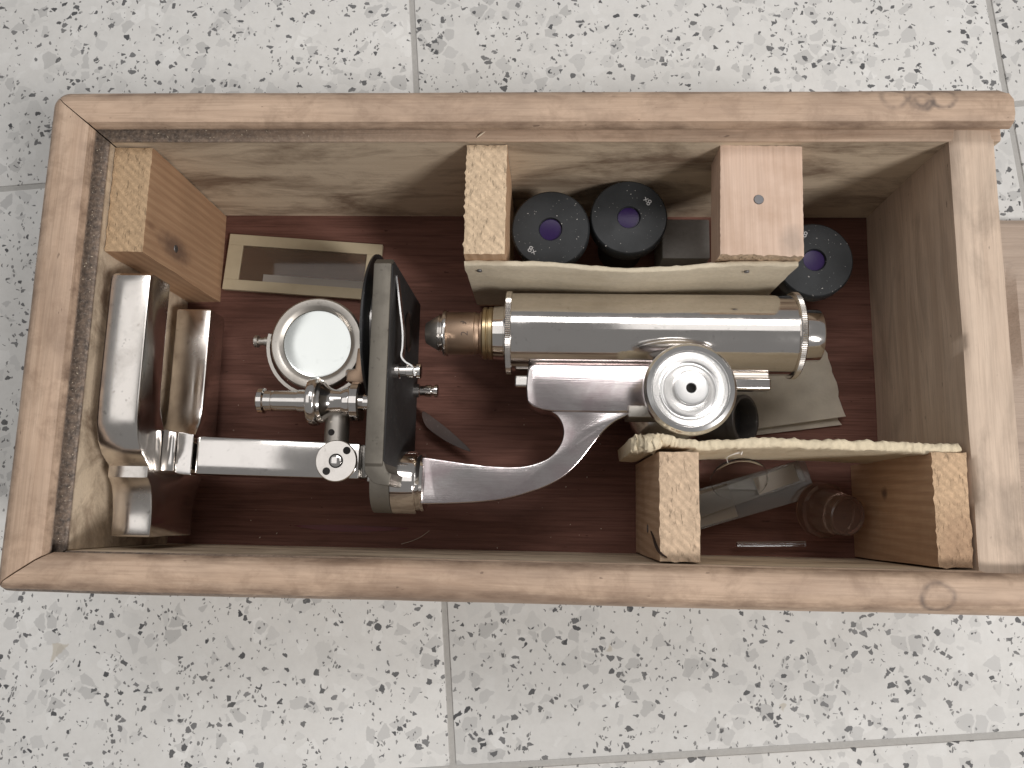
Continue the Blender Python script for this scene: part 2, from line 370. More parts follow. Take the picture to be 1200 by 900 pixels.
def prism(pts, axis, a, b_, w=.0008, seg=2, ang=30):
    """extrude a closed outline; axis 'x': pts are (y,z); 'y': (x,z); 'z': (x,y)"""
    def P(p, t): return {'x': (t, p[0], p[1]), 'y': (p[0], t, p[1]), 'z': (p[0], p[1], t)}[axis]
    bm = bmesh.new()
    lo = [bm.verts.new(P(p, a)) for p in pts]; hi = [bm.verts.new(P(p, b_)) for p in pts]
    bm.faces.new(lo); bm.faces.new(hi)
    n = len(pts)
    for i in range(n): bm.faces.new((lo[i], lo[(i + 1) % n], hi[(i + 1) % n], hi[i]))
    bmesh.ops.recalc_face_normals(bm, faces=bm.faces[:])
    if w > 0:
        caps = [e for e in bm.edges if len(e.link_faces) == 2 and e.calc_face_angle(0) > math.radians(60)]
        bmesh.ops.bevel(bm, geom=caps, offset=w, segments=seg, profile=.5, affect='EDGES', clamp_overlap=True)
    return bm
def spline(pts, sub=5, closed=False):
    out = []; n = len(pts)
    for i in range(n if closed else n - 1):
        p0 = pts[(i - 1) % n] if closed or i > 0 else pts[i]
        p1 = pts[i]; p2 = pts[(i + 1) % n]
        p3 = pts[(i + 2) % n] if closed or i + 2 < n else pts[(i + 1) % n]
        for s in range(sub):
            t = s / sub
            out.append(tuple(.5 * (2 * b + (c - a) * t + (2 * a - 5 * b + 4 * c - d) * t * t + (3 * b - a - 3 * c + d) * t ** 3) for a, b, c, d in zip(p0, p1, p2, p3)))
    if not closed: out.append(pts[-1])
    return out
def lathe(prof, origin, axis, seg=48, knurl=None, caps=True):
    """prof: list of (t along axis, r). knurl: set of profile indices whose radius is toothed"""
    ax = Vector(axis).normalized()
    u = ax.orthogonal().normalized(); v = ax.cross(u)
    og = Vector(origin); bm = bmesh.new(); rings = []
    for i, (t, r) in enumerate(prof):
        if r < 1e-6:
            rings.append([bm.verts.new(og + ax * t)]); continue
        ring = []
        for s in range(seg):
            a = 2 * math.pi * s / seg
            rr = r * (.985 if (knurl and i in knurl and s % 2) else 1)
            ring.append(bm.verts.new(og + ax * t + (u * math.cos(a) + v * math.sin(a)) * rr))
        rings.append(ring)
    for A, B in zip(rings, rings[1:]):
        if len(A) == 1 and len(B) == 1: continue
        for s in range(seg):
            q = (s + 1) % seg
            if len(A) == 1: bm.faces.new((A[0], B[q], B[s]))
            elif len(B) == 1: bm.faces.new((A[s], A[q], B[0]))
            else: bm.faces.new((A[s], A[q], B[q], B[s]))
    if caps:
        for R_ in (rings[0], rings[-1]):
            if len(R_) > 2: bm.faces.new(R_)
    return bm
def tube(path, r, seg=8, taper=None):
    pts = [Vector(p) for p in path]; bm = bmesh.new(); rings = []
    for i, p in enumerate(pts):
        d = (pts[min(i + 1, len(pts) - 1)] - pts[max(i - 1, 0)]).normalized()
        u = d.orthogonal().normalized() if i == 0 else (u0 - d * u0.dot(d)).normalized()
        u0 = u; v = d.cross(u); rr = r * (taper[i] if taper else 1)
        rings.append([bm.verts.new(p + (u * math.cos(2 * math.pi * s / seg) + v * math.sin(2 * math.pi * s / seg)) * rr) for s in range(seg)])
    for A, B in zip(rings, rings[1:]):
        for s in range(seg): bm.faces.new((A[s], A[(s + 1) % seg], B[(s + 1) % seg], B[s]))
    bm.faces.new(rings[0]); bm.faces.new(rings[-1])
    return bm
def ribbon(path, width_axis, w0, w1, th):
    """thin bent strip: path of points in plane, swept over width axis range, thickness th"""
    pts = [Vector(p) for p in path]; wa = Vector(width_axis); bm = bmesh.new(); rings = []
    for i, p in enumerate(pts):
        d = (pts[min(i + 1, len(pts) - 1)] - pts[max(i - 1, 0)]).normalized(); nn = d.cross(wa).normalized() * th / 2
        rings.append([bm.verts.new(p + wa * w0 - nn), bm.verts.new(p + wa * w1 - nn), bm.verts.new(p + wa * w1 + nn), bm.verts.new(p + wa * w0 + nn)])
    for A, B in zip(rings, rings[1:]):
        for s in range(4): bm.faces.new((A[s], A[(s + 1) % 4], B[(s + 1) % 4], B[s]))
    bm.faces.new(rings[0]); bm.faces.new(rings[-1])
    return bm
def text_mesh(body, size, loc, rz, mat, parent, name='engraving', depth=.00004):
    cu = bpy.data.curves.new(name, 'FONT'); cu.body = body; cu.size = size; cu.extrude = depth
    cu.align_x = 'CENTER'; cu.align_y = 'CENTER'
    t = bpy.data.objects.new(name, cu); C.objects.link(t)
    dg = bpy.context.evaluated_depsgraph_get()
    me = bpy.data.meshes.new_from_object(t.evaluated_get(dg)); bpy.data.objects.remove(t)
    me.transform(Matrix.Translation(loc) @ (rz if isinstance(rz, Matrix) else Matrix.Rotation(rz, 4, 'Z')))
    me.materials.clear()
    return link(name, me, mat, parent)

# ------------------------------------------------------------------ floor: terrazzo tiles on grout
fl = link('floor', finish(box(-1.2, 1.2, -1.2, 1.2, -.03, -.0011, 0), 'floor'), 'grout'); fl['kind'] = 'structure'
GX, GY, PITCH, ANG = -.0742, .2015, .3287, math.radians(5.1)
half = (PITCH - .0030) / 2
tile_me = finish(box(-half, half, -half, half, -.0215, -.00005, .0009, 2), 'tile')
tile_me.materials.append(M['terrazzo'])
for i in range(-2, 3):
    for j in range(-3, 2):
        me = tile_me.copy()      # own copy so that each tile shows its own chips
        ca, sa = math.cos(ANG), math.sin(ANG)
        lx, ly = (i + .5) * PITCH, (j + .5) * PITCH
        me.transform(Matrix.Translation((GX + lx * ca - ly * sa, GY + lx * sa + ly * ca, random.uniform(-.0002, 0))) @ Matrix.Rotation(ANG, 4, 'Z'))
        link('tile', me, None, fl)

# ------------------------------------------------------------------ the wooden case
XL, XI, YF, YB = -.2192, -.196, -.0177, .1605      # left outer face, left inner face, front and back inner faces
ZR, ZLEDGE, ZFLOOR = .112, .100, .010
case = empty('wooden_case', (-.0135, .0725, 0), 'long open wooden case with mitred rails holding the microscope', 'wooden case')

def rail_profile(T, lip, cham):
    return [(0, .0006), (0, .100), (.0007, .1048), (.0022, .1083), (.0048, .1107), (.0080, .1119), (T - cham, ZR), (T - cham * .55, .1109), (T - lip - .0004, .1088),
            (T - lip, .1080), (T - lip, .1062), (T - .0062, .1060), (T - .0062, .1002), (T - .0007, ZLEDGE), (T, .0993), (T, .0006)]
RB, RF = .0085, .0040
def rail(name, T, lip, cham, place, length, m0, m1, mat, R0, R1, n=110, round_end=False):
    """profile swept along length; m0/m1: mitre ratio at either end (0 = square)"""
    pr = rail_profile(T, lip, cham); bm = bmesh.new(); rows = []
    for i in range(n + 1):
        row = []
        for (d, z) in pr:
            def start(mm, rho):
                if not mm: return 0.
                if d < rho: return rho - (rho - d) * .7071
                return rho + (mm * T - rho) * (d - rho) / (T - rho)
            a, b = start(m0, R0), length - start(m1, R1)
            s = a + (b - a) * (.5 - .5 * math.cos(math.pi * i / n))
            dd, zz = d, z
            for on, q, rho in ((m0, s, R0), (m1, length - s, R1)):      # rounded outer corner
                if on and q < rho and d < rho: dd = rho - math.sqrt(max(0, (rho - d) ** 2 - (rho - q) ** 2))
            jx = noise.noise(Vector((s * 30, d * 90, z * 60 + len(name)))) * .00035 + noise.noise(Vector((s * 8, 3.3, len(name)))) * .0004
            if z > .09: zz = z + jx * .7; dd += jx * (1 if d < T * .7 else .5)
            if round_end and z > .1 and i >= n - 3:
                q = (i - (n - 3)) / 3; zz -= .0012 * q ** 3 * (1 if z > .107 else 0)
            if round_end and z > .08 and length - s < .009: dd = max(dd, .009 - math.sqrt(max(0, .009 ** 2 - (.009 - length + s) ** 2)))
            row.append(bm.verts.new(place(s, dd, zz)))
        rows.append(row)
    m = len(pr)
    for A, B in zip(rows, rows[1:]):
        for k_ in range(m): bm.faces.new((A[k_], A[(k_ + 1) % m], B[(k_ + 1) % m], B[k_]))
    bm.faces.new(rows[0]); bm.faces.new(rows[-1])
    return obj(name, bm, mat, case, 40)
TB, TL, TF = .0203, .0232, .0166
G = .00036
rail('back_board', TB, .0020, .0062, lambda s, d, z: (XL + G + s, YB + TB - d, z), .1898 - XL, TL / TB, 0, 'rail_x', RB, 0, round_end=True)
rail('front_board', TF, .0002, .0035, lambda s, d, z: (XL + G + s, YF - TF + d, z), .1930 - XL, TL / TF, 0, 'rail_x', RF, 0)
rail('end_board', TL, .0020, .0055, lambda s, d, z: (XL + d, YF - TF + G + s, z), YB + TB - YF + TF - 2 * G, TF / TL, TB / TL, 'rail_y', RF, RB)
bm = bmesh.new()
def grid_box(x0, x1, y0, y1, z0, z1, nx, ny, nz):
    b = bmesh.new(); V = {}
    def gv(i, j, k_):
        key = (i, j, k_)
        if key not in V: V[key] = b.verts.new((x0 + (x1 - x0) * i / nx, y0 + (y1 - y0) * j / ny, z0 + (z1 - z0) * k_ / nz))
        return V[key]
    for i in range(nx):
        for j in range(ny):
            for k_ in (0, nz): b.faces.new([gv(i, j, k_), gv(i + 1, j, k_), gv(i + 1, j + 1, k_), gv(i, j + 1, k_)])
    for i in range(nx):
        for k_ in range(nz):
            for j in (0, ny): b.faces.new([gv(i, j, k_), gv(i + 1, j, k_), gv(i + 1, j, k_ + 1), gv(i, j, k_ + 1)])
    for j in range(ny):
        for k_ in range(nz):
            for i in (0, nx): b.faces.new([gv(i, j, k_), gv(i, j + 1, k_), gv(i, j + 1, k_ + 1), gv(i, j, k_ + 1)])
    return b, V
b, V = grid_box(.1685, .1872, YF - .0040, YB + .0045, .0006, .1004, 6, 60, 8)
for (i, j, k_), v in V.items():
    n_ = noise.noise(Vector((v.co.x * 60, v.co.y * 35, v.co.z * 40)))
    if k_ == 8:
        e = .0014 if i == 0 else (.0008 if i == 6 else 0)
        v.co.z += n_ * .0004 - e * (1 + .8 * n_)
        if i == 0: v.co.x += .0004 + n_ * .0006
    elif i == 0: v.co.x += n_ * .0005
obj('right_board', b, 'end_wood', case, 50)
obj('bottom_board', box(XI - .004, .1685 + .004, YF - .004, YB + .004, .0012, ZFLOOR, .0003), 'floor_wood', case)
# long shrinkage gap in the bottom board: a raised sliver along a dark split
sp = spline([(-.1300, -.0074, 0), (-.112, -.0081, 0), (-.092, -.0082, 0), (-.0700, -.0075, 0)], 5)
bm = bmesh.new(); up_, lo_ = [], []
for i, p in enumerate(sp):
    t = i / (len(sp) - 1); wd = .0017 * math.sin(math.pi * t) + .00005
    up_.append(bm.verts.new((p[0], p[1] + wd, ZFLOOR + .0003))); lo_.append(bm.verts.new((p[0], p[1] - wd, ZFLOOR + .0005)))
for i in range(len(sp) - 1): bm.faces.new((up_[i], up_[i + 1], lo_[i + 1], lo_[i]))
k = NT('red_split_wood'); M['split'] = k.out(Base_Color=k.mix(k.noise(k.map((60, 900, 1)), 1, 3), (.17, .018, .022), (.06, .012, .012)), Roughness=.5)
obj('split_streak', bm, 'split', case)

# ---- fir blocks fixed inside the case
def block(name, x0, x1, y0, y1, z0, z1, mat, res=.0014, jit=.0005, rough_axis='z', tilt=0.):
    nx, ny = max(6, int((x1 - x0) / res)), max(6, int((y1 - y0) / res)); nz = max(6, int((z1 - z0) / .0036))
    b, V = grid_box(x0, x1, y0, y1, z0, z1, nx, ny, nz)
    for (i, j, k_), v in V.items():
        top = (k_ == nz); edge = (i in (0, nx)) or (j in (0, ny))
        nn = noise.noise(v.co * 700); n2 = noise.noise(v.co * 260 + Vector((5, 1, 2)))
        low = noise.noise(v.co * 55)
        if rough_axis == 'z' and k_ >= nz - 0 and top:
            v.co.z += nn * jit * .6 + n2 * jit * .5 - (.0003 if edge else 0)
            if edge:
                if i == 0: v.co.x -= max(0, nn) * jit * 1.6 - .0002
                if i == nx: v.co.x += max(0, n2) * jit * 1.0 - .0002
                if j == 0: v.co.y -= max(0, nn) * jit * 1.0 - .0002
                if j == ny: v.co.y += max(0, n2) * jit * 1.0 - .0002
        elif rough_axis == 'y':
            if j == 0: v.co.y += nn * jit * 1.2 - (max(0, n2) * jit * 2 if top else 0)
            if top and (i in (0, nx)): v.co.z -= .0004; v.co.x += nn * .0002
            if j == ny: v.co.y += nn * jit
        else:
            if i in (0, nx): v.co.x += low * .0003 + nn * .0001
            if j in (0, ny): v.co.y += low * .0003 + nn * .0001
    if tilt:
        c = Vector(((x0 + x1) / 2, (y0 + y1) / 2, 0)); Rm = Matrix.Rotation(tilt, 3, 'Z')
        for v in b.verts: v.co = Rm @ (v.co - c) + c
    return obj(name, b, mat, case, 50)
def nail(parent, c, axis, r=.0019):
    return obj('nail_head', lathe([(-.001, r * .8), (.0001, r), (.0004, r * .9), (.00045, r * .3), (.00045, 0)], c, axis, 14), 'steel_bolt', parent)
bA = block('wooden_block', -.1956, -.1783, .1110, .1598, .0101, .0955, 'fir_A', jit=.0007)
nail(bA, (-.1783, .1225, .0655), (1, 0, 0))
b1 = block('wooden_block', -.0369, -.0190, .1102, .1600, .0101, .0975, 'fir_1', jit=.0010)
b2 = block('wooden_block', .0730, .1080, .1110, .1602, .0760, .0960, 'fir_2', rough_axis='y', jit=.0006, tilt=math.radians(-1.2))
nail(b2, (.0892, .1356, .0960), (0, 0, 1), .0022)
b3 = block('wooden_block', .0455, .0617, -.0170, .0270, .0101, .0980, 'fir_3', jit=.0006)
nail(b3, (.0455, -.0045, .0610), (-1, 0, 0), .0020)
# the split running from the nail of that block up to its sawn end
cr = spline([(.0453, -.0055, .072), (.0452, -.0075, .080), (.0451, -.0105, .088), (.0451, -.0125, .0955), (.0462, -.0140, .0986), (.0482, -.0152, .0987)], 4)
M['crack'] = NT('dark_wood_split').out(Base_Color=(.035, .018, .012), Roughness=.9)
obj('split', tube(cr, .0006, 6, [.15 + .95 * math.sin(math.pi * min(1, .12 + i / len(cr) * .85)) for i in range(len(cr))]), 'crack', b3)
b4 = block('wooden_block', .1541, .1677, -.0168, .0285, .0101, .0980, 'fir_4', jit=.0008)

# ---- card strips nailed across the blocks
def strip(name, path, z0, z1, th0, mat, ragged0, seed=0, sub=10, ztop=None, lump=0.):
    pts = spline(path, sub); bm = bmesh.new(); rows = []; nz = 10
    for i, p in enumerate(pts):
        a = pts[max(0, i - 1)]; c = pts[min(len(pts) - 1, i + 1)]
        d = Vector((c[0] - a[0], c[1] - a[1], 0)).normalized(); nn = Vector((-d.y, d.x, 0))
        t = i / (len(pts) - 1)
        lp_ = lump * math.exp(-((t - .10) / .10) ** 2); th = th0 * (1 + lp_); ragged = ragged0 * (1 + 1.6 * lp_)
        zt = z1 + (ztop(t) if ztop else 0) + noise.noise(Vector((p[0] * 90, seed, 0))) * ragged + noise.noise(Vector((p[0] * 420, seed, 2))) * ragged * .6 + noise.noise(Vector((p[0] * 1100, seed, 4))) * ragged * .25
        ring = []
        def wob(v3, amp):
            return Vector([noise.noise(v3 * 150 + Vector((seed + q_ * 9, q_, 0))) + .8 * noise.noise(v3 * 620 + Vector((q_ * 5, seed, 1))) for q_ in range(3)]) * amp
        for side in (-1, 1):
            col_ = []
            for k_ in range(nz + 1):
                q = k_ / nz; z = z0 + (zt - .3 * th - z0) * q
                P0 = Vector((p[0], p[1], z)) + nn * side * th / 2
                col_.append(P0 + wob(P0, ragged * .7 * q ** 3 + .00012))
            ring.append(col_)
        cap_ = []
        for a_ in (30, 60, 90, 120, 150):
            P0 = Vector((p[0], p[1], zt - .3 * th + .3 * th * math.sin(math.radians(a_)))) - nn * math.cos(math.radians(a_)) * th / 2
            cap_.append(P0 + wob(P0, ragged * .75))
        rows.append([bm.verts.new(v_) for v_ in ring[0] + cap_ + ring[1][::-1]])
    for A_, B_ in zip(rows, rows[1:]):
        m_ = len(A_)
        for k_ in range(m_): bm.faces.new((A_[k_], A_[(k_ + 1) % m_], B_[(k_ + 1) % m_], B_[k_]))
    bm.faces.new(rows[0]); bm.faces.new(rows[-1])
    return obj(name, bm, mat, case, 60)
s1 = strip('card_strip', [(-.0372, .1087), (-.019, .1087), (0, .1082), (.018, .1068), (.0355, .1058), (.055, .1070), (.074, .1088), (.092, .1092), (.1066, .1094)], .0230, .0900, .0024, 'card', .0004, seed=2, sub=8)
for x, y in ((-.031, .1072), (.0865, .1076)): nail(s1, (x, y, .083), (0, -1, 0), .0012)
s2 = strip('card_strip', [(.0350, .0300), (.0420, .0309), (.0480, .0318), (.0560, .0306), (.0660, .0303), (.085, .0312), (.105, .0312), (.125, .0311), (.145, .0305), (.158, .0302), (.1664, .0305)], .0300, .0962, .0040, 'card_torn', .0009, seed=9, sub=26, lump=.9,
    ztop=lambda t: -.004 * max(0, .09 - t) / .09 + .0024 * math.exp(-((t - .12) / .06) ** 2))

# ------------------------------------------------------------------ lid on the floor beside the case
b, V = grid_box(.2270, .600, -.0260, .1600, .0003, .0105, 90, 60, 2)
for (i, j, k_), v in V.items():
    if k_ == 2:
        if i == 0 or j in (0, 60): v.co.z -= .0022
        if 3 < v.co.x * 0 + 4:
            dx = (v.co.x - .2392) / .0042; dy = (v.co.y - .103) / .036
            q = dx * dx + dy * dy
            if q < 1: v.co.z -= .0045 * (1 - q)
        v.co.z += noise.noise(v.co * 40) * .0002
lid = obj('sliding_lid', b, 'lid_wood', None, 30)
tag(lid, 'pale flat wooden sliding lid lying on the floor beside the case', 'lid')

# ------------------------------------------------------------------ the microscope, lying on its side
ZC = .059
mic = empty('microscope', (-.03, .05, ZFLOOR), 'nickel-plated antique microscope lying on its side in the wooden case', 'microscope')

# foot: horseshoe seen from the side of one prong
half_o = [(.1005, .0385), (.0990, .0408), (.0960, .0412), (.070, .0413), (.045, .0413), (.0350, .0408), (.0275, .0385), (.0222, .0345), (.0188, .0295),
          (.0178, .0280), (.0130, .0280), (.0122, .0268), (.0095, .0243), (.0055, .0226), (0, .0214), (-.006, .0208), (-.0125, .0212)]
inner = [(.1005, .0222), (.070, .0222), (.050, .0218)]
for a in (20, 45, 70): inner.append((.050 - .022 * math.sin(math.radians(a)), .0218 * math.cos(math.radians(a))))
out_ = [(y, ZC + w_) for y, w_ in half_o] + [(y, ZC - w_) for y, w_ in reversed(half_o)]
inn_ = [(y, ZC - w_) for y, w_ in inner] + [(.028, ZC)] + [(y, ZC + w_) for y, w_ in reversed(inner)]
foot = obj('foot', prism(out_ + inn_, 'x', -.1890, -.1712, .0011, 2), 'nickel_worn', mic, 28)

pil = obj('pillar', prism([(-.1560, .0157), (-.1560, .0320), (-.1545, .0322), (-.0840, .0302), (-.0826, .0300), (-.0826, .0146), (-.1545, .0155)], 'z', ZC - .016, ZC + .016, .0007, 2), 'nickel', mic)
pr = [(-.1712, .0165), (-.1712, .0352), (-.1652, .0340), (-.1652, .0163)]
obj('collar', prism(pr, 'z', ZC - .0185, ZC + .0175, .0008), 'nickel', pil)
pr = spline([(-.1648, .0160), (-.1625, .0152), (-.1575, .0148)], 4) + spline([(-.1575, .0330), (-.1620, .0338), (-.1648, .0342)], 4)
obj('collar', prism(pr, 'z', ZC - .017, ZC + .0166, .0012, 3), 'nickel', pil)
hj = obj('hinge_disc', lathe([(-.034, .0090), (0, .0092), (.0014, .0092), (.0019, .0088), (.0019, 0)], (-.0925, .0222, ZC + .016), (0, 0, 1), 48), 'nickel_worn', mic)
obj('hinge_screw', lathe([(-.0005, .0026), (.0004, .0026), (.0006, .0022), (.0006, 0)], (-.0925, .0222, ZC + .0179), (0, 0, 1), 24), 'nickel', hj)
obj('screw_slot', lathe([(-.0005, .0032), (.00012, .0032), (.00012, 0)], (-.0925, .0222, ZC + .0179), (0, 0, 1), 24), 'hole', hj)
for sx, sy in ((.0046, .0046), (-.0040, -.0046)):
    obj('pin_hole', lathe([(-.002, .0017), (.0001, .0017), (.0001, 0)], (-.0925 + sx, .0222 + sy, ZC + .0179), (0, 0, 1), 18), 'hole', hj)
obj('hinge_block', prism([(-.0826, .0150), (-.0826, .0300), (-.0800, .0296), (-.0788, .0260), (-.0788, .0180), (-.0800, .0152)], 'z', ZC - .012, ZC + .0125, .0006), 'gunmetal', mic)
obj('stage_bracket', prism([(-.0795, .0135), (-.0780, .0310), (-.0745, .0310), (-.0745, .0135)], 'z', ZC - .013, ZC + .0135, .0006), 'nickel_worn', mic)

# stage
SX0, SX1 = -.0748, -.0672
st_out = [(.1082, ZC - .0365), (.1082, ZC + .0365), (.1050, ZC + .0408), (.0200, ZC + .0408), (.0165, ZC + .038), (.0165, ZC - .038), (.0200, ZC - .0365)]
stage = obj('stage', prism(st_out, 'x', SX0, SX1, .0005, 2), 'stage_edge', mic)
st_in = [(.1072, ZC - .0358), (.1072, ZC + .0358), (.1045, ZC + .0398), (.021, ZC + .0398), (.0180, ZC + .037), (.018, ZC - .036)]
obj('stage_plate', prism(st_in, 'x', SX1 - .0002, SX1 + .0006, .0002, 1), 'black_matt', stage)
obj('stage_flange', prism(spline([(SX0, .020), (SX0 + .0003, .0165), (SX0 + .0025, .0135), (-.0700, .0118), (-.0642, .0110)], 4) + spline([(-.0635, .0160), (-.0655, .0172), (SX1, .022)], 4), 'z', ZC - .030, ZC + .0398, .0006), 'stage_edge', stage)
obj('stage_opening', lathe([(-.0004, .0085), (.0010, .0092), (.0013, .0080), (.0006, .0070), (.0006, 0)], (SX1 + .0004, .0843, ZC), (1, 0, 0), 36), 'gunmetal', stage)
def post(z, tip):
    p = obj('clip_post', lathe([(0, .0034), (.0030, .0034), (.0034, .0026), (.0060, .0026), (.0062, .0031), (.0090, .0031), (.0092, .0024), (tip - .002, .0024), (tip - .0018, .0033), (tip - .0004, .0033), (tip, .0026), (tip, 0)], (SX1 + .0004, .0605, z), (1, 0, 0), 20), 'nickel', stage)
    return p
p1 = post(.0890, .0125); p2 = post(.0330, .0125)
bl = spline([(-.0664, .1020, 0), (-.0655, .0960, 0), (-.0640, .0860, 0), (-.0627, .0770, 0), (-.0625, .0705, 0), (-.0628, .0665, 0), (-.0610, .0640, 0), (-.0580, .0620, 0), (-.0565, .0580, 0)], 5)
obj('spring_clip', ribbon(bl, (0, 0, 1), .0862, .0918, .0007), 'nickel_bright', p1)
leaf = spline([(-.0640, .0520), (-.0560, .0470), (-.0470, .0400), (-.0385, .0318), (-.0470, .0345), (-.0560, .0395), (-.0625, .0450)], 4, True)
obj('spring_clip', prism(leaf, 'z', .0190, .0197, .0001, 1), 'leaf_brown', p2)

# substage: condenser ring, iris disc, focusing screw
sub_ = obj('iris_disc', lathe([(0, 0), (0, .0362), (.0004, .0368), (.0012, .0368), (.0016, .0362), (.0016, 0)], (-.0808, .0838, ZC), (1, 0, 0), 72), 'black', mic)
obj('condenser_sleeve', lathe([(0, .025), (.0004, .026), (.0036, .026), (.0036, 0)], (-.0793, .0830, ZC), (1, 0, 0), 48), 'nickel', sub_)
obj('mirror_bracket', prism([(-.0905, .0580), (-.0905, .0625), (-.0868, .0640), (-.0862, .0735), (-.0832, .0735), (-.0828, .0575)], 'z', ZC + .0060, ZC + .0150, .0006), 'brass_copper', sub_)
cz = .072
cs = obj('focusing_screw', lathe([(0, 0), (0, .0050), (.0006, .0058), (.0028, .0058), (.0034, .0048), (.0066, .0047), (.0068, .0043), (.0074, .0043), (.0076, .0047), (.0185, .0047), (.0187, .0052), (.0238, .0052), (.0240, .006)], (-.1306, .0490, cz), (1, 0, 0), 40), 'nickel', mic)
obj('knurled_ring', lathe([(0, .0052), (.0001, .0096), (.0006, .0106), (.0012, .0110), (.0036, .0110), (.0042, .0106), (.0044, .0092), (.0056, .0098), (.0066, .0092), (.0072, .0070)], (-.1072, .0490, cz), (1, 0, 0), 120, {3, 4}), 'nickel', cs)
obj('taper_sleeve', lathe([(0, .0088), (.0022, .0066), (.0045, .0056), (.0085, .0053), (.0086, .0062), (.0105, .0068), (.0125, .0066)], (-.1004, .0490, cz), (1, 0, 0), 48), 'nickel', cs)
obj('lock_ring', lathe([(0, .0060), (.0001, .0080), (.0008, .0090), (.0040, .0090), (.0048, .0084), (.0048, .004), (.0120, .004)], (-.0882, .0490, cz), (1, 0, 0), 48), 'nickel', cs)
pv = obj('pivot_post', lathe([(0, .0056), (.0205, .0056), (.0210, .0050), (.0210, 0)], (-.0957, .0265, .0655), (0, 1, 0), 36), 'steel_dull', mic)
obj('pin_hole', lathe([(-.001, .0015), (.0002, .0015), (.0002, 0)], (-.0968, .0353, .0709), (-.12, 0, 1), 16), 'hole', pv)

# mirror in its fork
MC = Vector((-.1100, .0790, .0560))
Rt = Vector((.02, -.04, 1)).normalized()
mr_ = obj('mirror_ring', lathe([(-.0085, .0168), (-.0085, .0205), (-.0075, .0216), (-.0010, .0221), (.0010, .0219), (.0016, .0212), (.0017, .0186), (.0012, .0176), (.0004, .0163), (-.0010, .0160), (-.0085, .0160)], MC, Rt, 72, caps=False), 'steel_dull', mic)
obj('mirror_glass', lathe([(-.0030, 0), (-.0030, .0168), (-.0004, .0160), (-.0006, .0150), (-.0009, .0100), (-.0011, 0)], MC, Rt, 64), 'mirror', mr_)
fk = [Vector((MC.x + .0246 * math.cos(math.radians(a)), MC.y + .0246 * math.sin(math.radians(a)), 0)) for a in range(168, 360, 8)]
obj('fork', ribbon(fk, (0, 0, 1), .0460, .0535, .0016), 'steel_dull', mr_)
obj('pivot_screw', lathe([(0, 0), (0, .0022), (.0006, .0030), (.0022, .0030), (.0026, .0018), (.0052, .0018), (.0054, .0023), (.0090, .0023)], (-.1424, .0808, .0510), (1, 0, 0), 20), 'steel_dull', mr_)
obj('pivot_screw', lathe([(0, 0), (0, .0022), (.0006, .0026), (.0045, .0026), (.006, .0026)], (-.0930, .0630, .0640), (1, .0, .0), 20), 'nickel', mr_)

# arm
arm_pts = spline([(-.0560, .0042), (-.0430, .0047), (-.0300, .0056), (-.0180, .0073), (-.0077, .0103), (.0012, .0138), (.0086, .0183), (.0148, .0245), (.0202, .0315), (.0256, .0384), (.0306, .0426), (.0374, .0460)], 5) \
    + [(.0374, .0500), (0.0005, .0500)] + spline([(.0005, .0468), (.0042, .0446), (.0066, .0408), (.0072, .0360), (.0054, .0308), (.0006, .0256), (-.0070, .0225), (-.0160, .0214), (-.0300, .0220), (-.0430, .0236), (-.0560, .0252)], 5)
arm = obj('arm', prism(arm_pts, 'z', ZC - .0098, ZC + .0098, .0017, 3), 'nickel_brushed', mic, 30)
hp = spline([(-.0035, .0678), (-.0070, .0675), (-.0090, .0655), (-.0096, .0600), (-.0094, .0520), (-.0070, .0486), (-.0020, .0468)], 5) + [(.0025, .0463), (.0700, .0463), (.0700, .0680)]
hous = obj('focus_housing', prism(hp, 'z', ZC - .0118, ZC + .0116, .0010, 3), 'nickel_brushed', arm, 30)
obj('rack_cover', box(.0358, .0560, .0440, .0492, ZC - .006, ZC + .0135, .0005), 'steel_dull', arm)
obj('shaft_boss', lathe([(0, .0125), (.0085, .0125), (.0098, .0112), (.0100, .0090), (.0160, .0090)], (.0589, .0551, ZC + .0110), (0, 0, 1), 48), 'nickel', arm)
cl = obj('arm_collar', lathe([(0, .0128), (.0004, .0139), (.0090, .0141), (.0092, .0132), (.0094, .0132)], (-.0785, .0140, ZC), (1, 0, 0), 64), 'stage_edge', mic)
obj('collar_ring', lathe([(0, .0136), (.0003, .0143), (.0100, .0143), (.0108, .0138), (.0110, .0128), (.0122, .0128), (.0130, .0132), (.0142, .0128), (.0146, .0118), (.0146, .0)], (-.0694, .0140, ZC), (1, 0, 0), 64), 'nickel', cl)

# body tube
TY = .0845
tb = obj('body_tube', lathe([(0, .0150), (0, .0186), (.1290, .0186), (.1290, .0110)], (-.0176, TY, ZC), (1, 0, 0), 96), 'nickel', mic)
obj('knurled_ring', lathe([(0, .015), (0, .0190), (.0003, .0194), (.0026, .0194), (.0029, .0188)], (-.0197, TY, ZC), (1, 0, 0), 260, {2, 3}), 'nickel_worn', tb)
obj('knurled_ring', lathe([(0, .0180), (0, .0196), (.0005, .0201), (.0026, .0201), (.0031, .0195), (.0044, .0150)], (.1108, TY, ZC), (1, 0, 0), 260, {2, 3}), 'nickel_worn', tb)
obj('draw_tube', lathe([(0, .0121), (.0085, .0121), (.0090, .0118), (.0090, .0100), (.0020, .0100), (.0020, 0)], (.1150, TY, ZC), (1, 0, 0), 64), 'nickel', tb)
obj('slide_bar', box(-.0155, .1016, .0585, .0643, ZC - .004, ZC + .0028, .0012, 3), 'nickel', tb)
obj('dovetail_bar', box(-.0090, .1010, .0638, .0690, ZC - .006, ZC + .0010, .0006), 'steel_dull', tb)
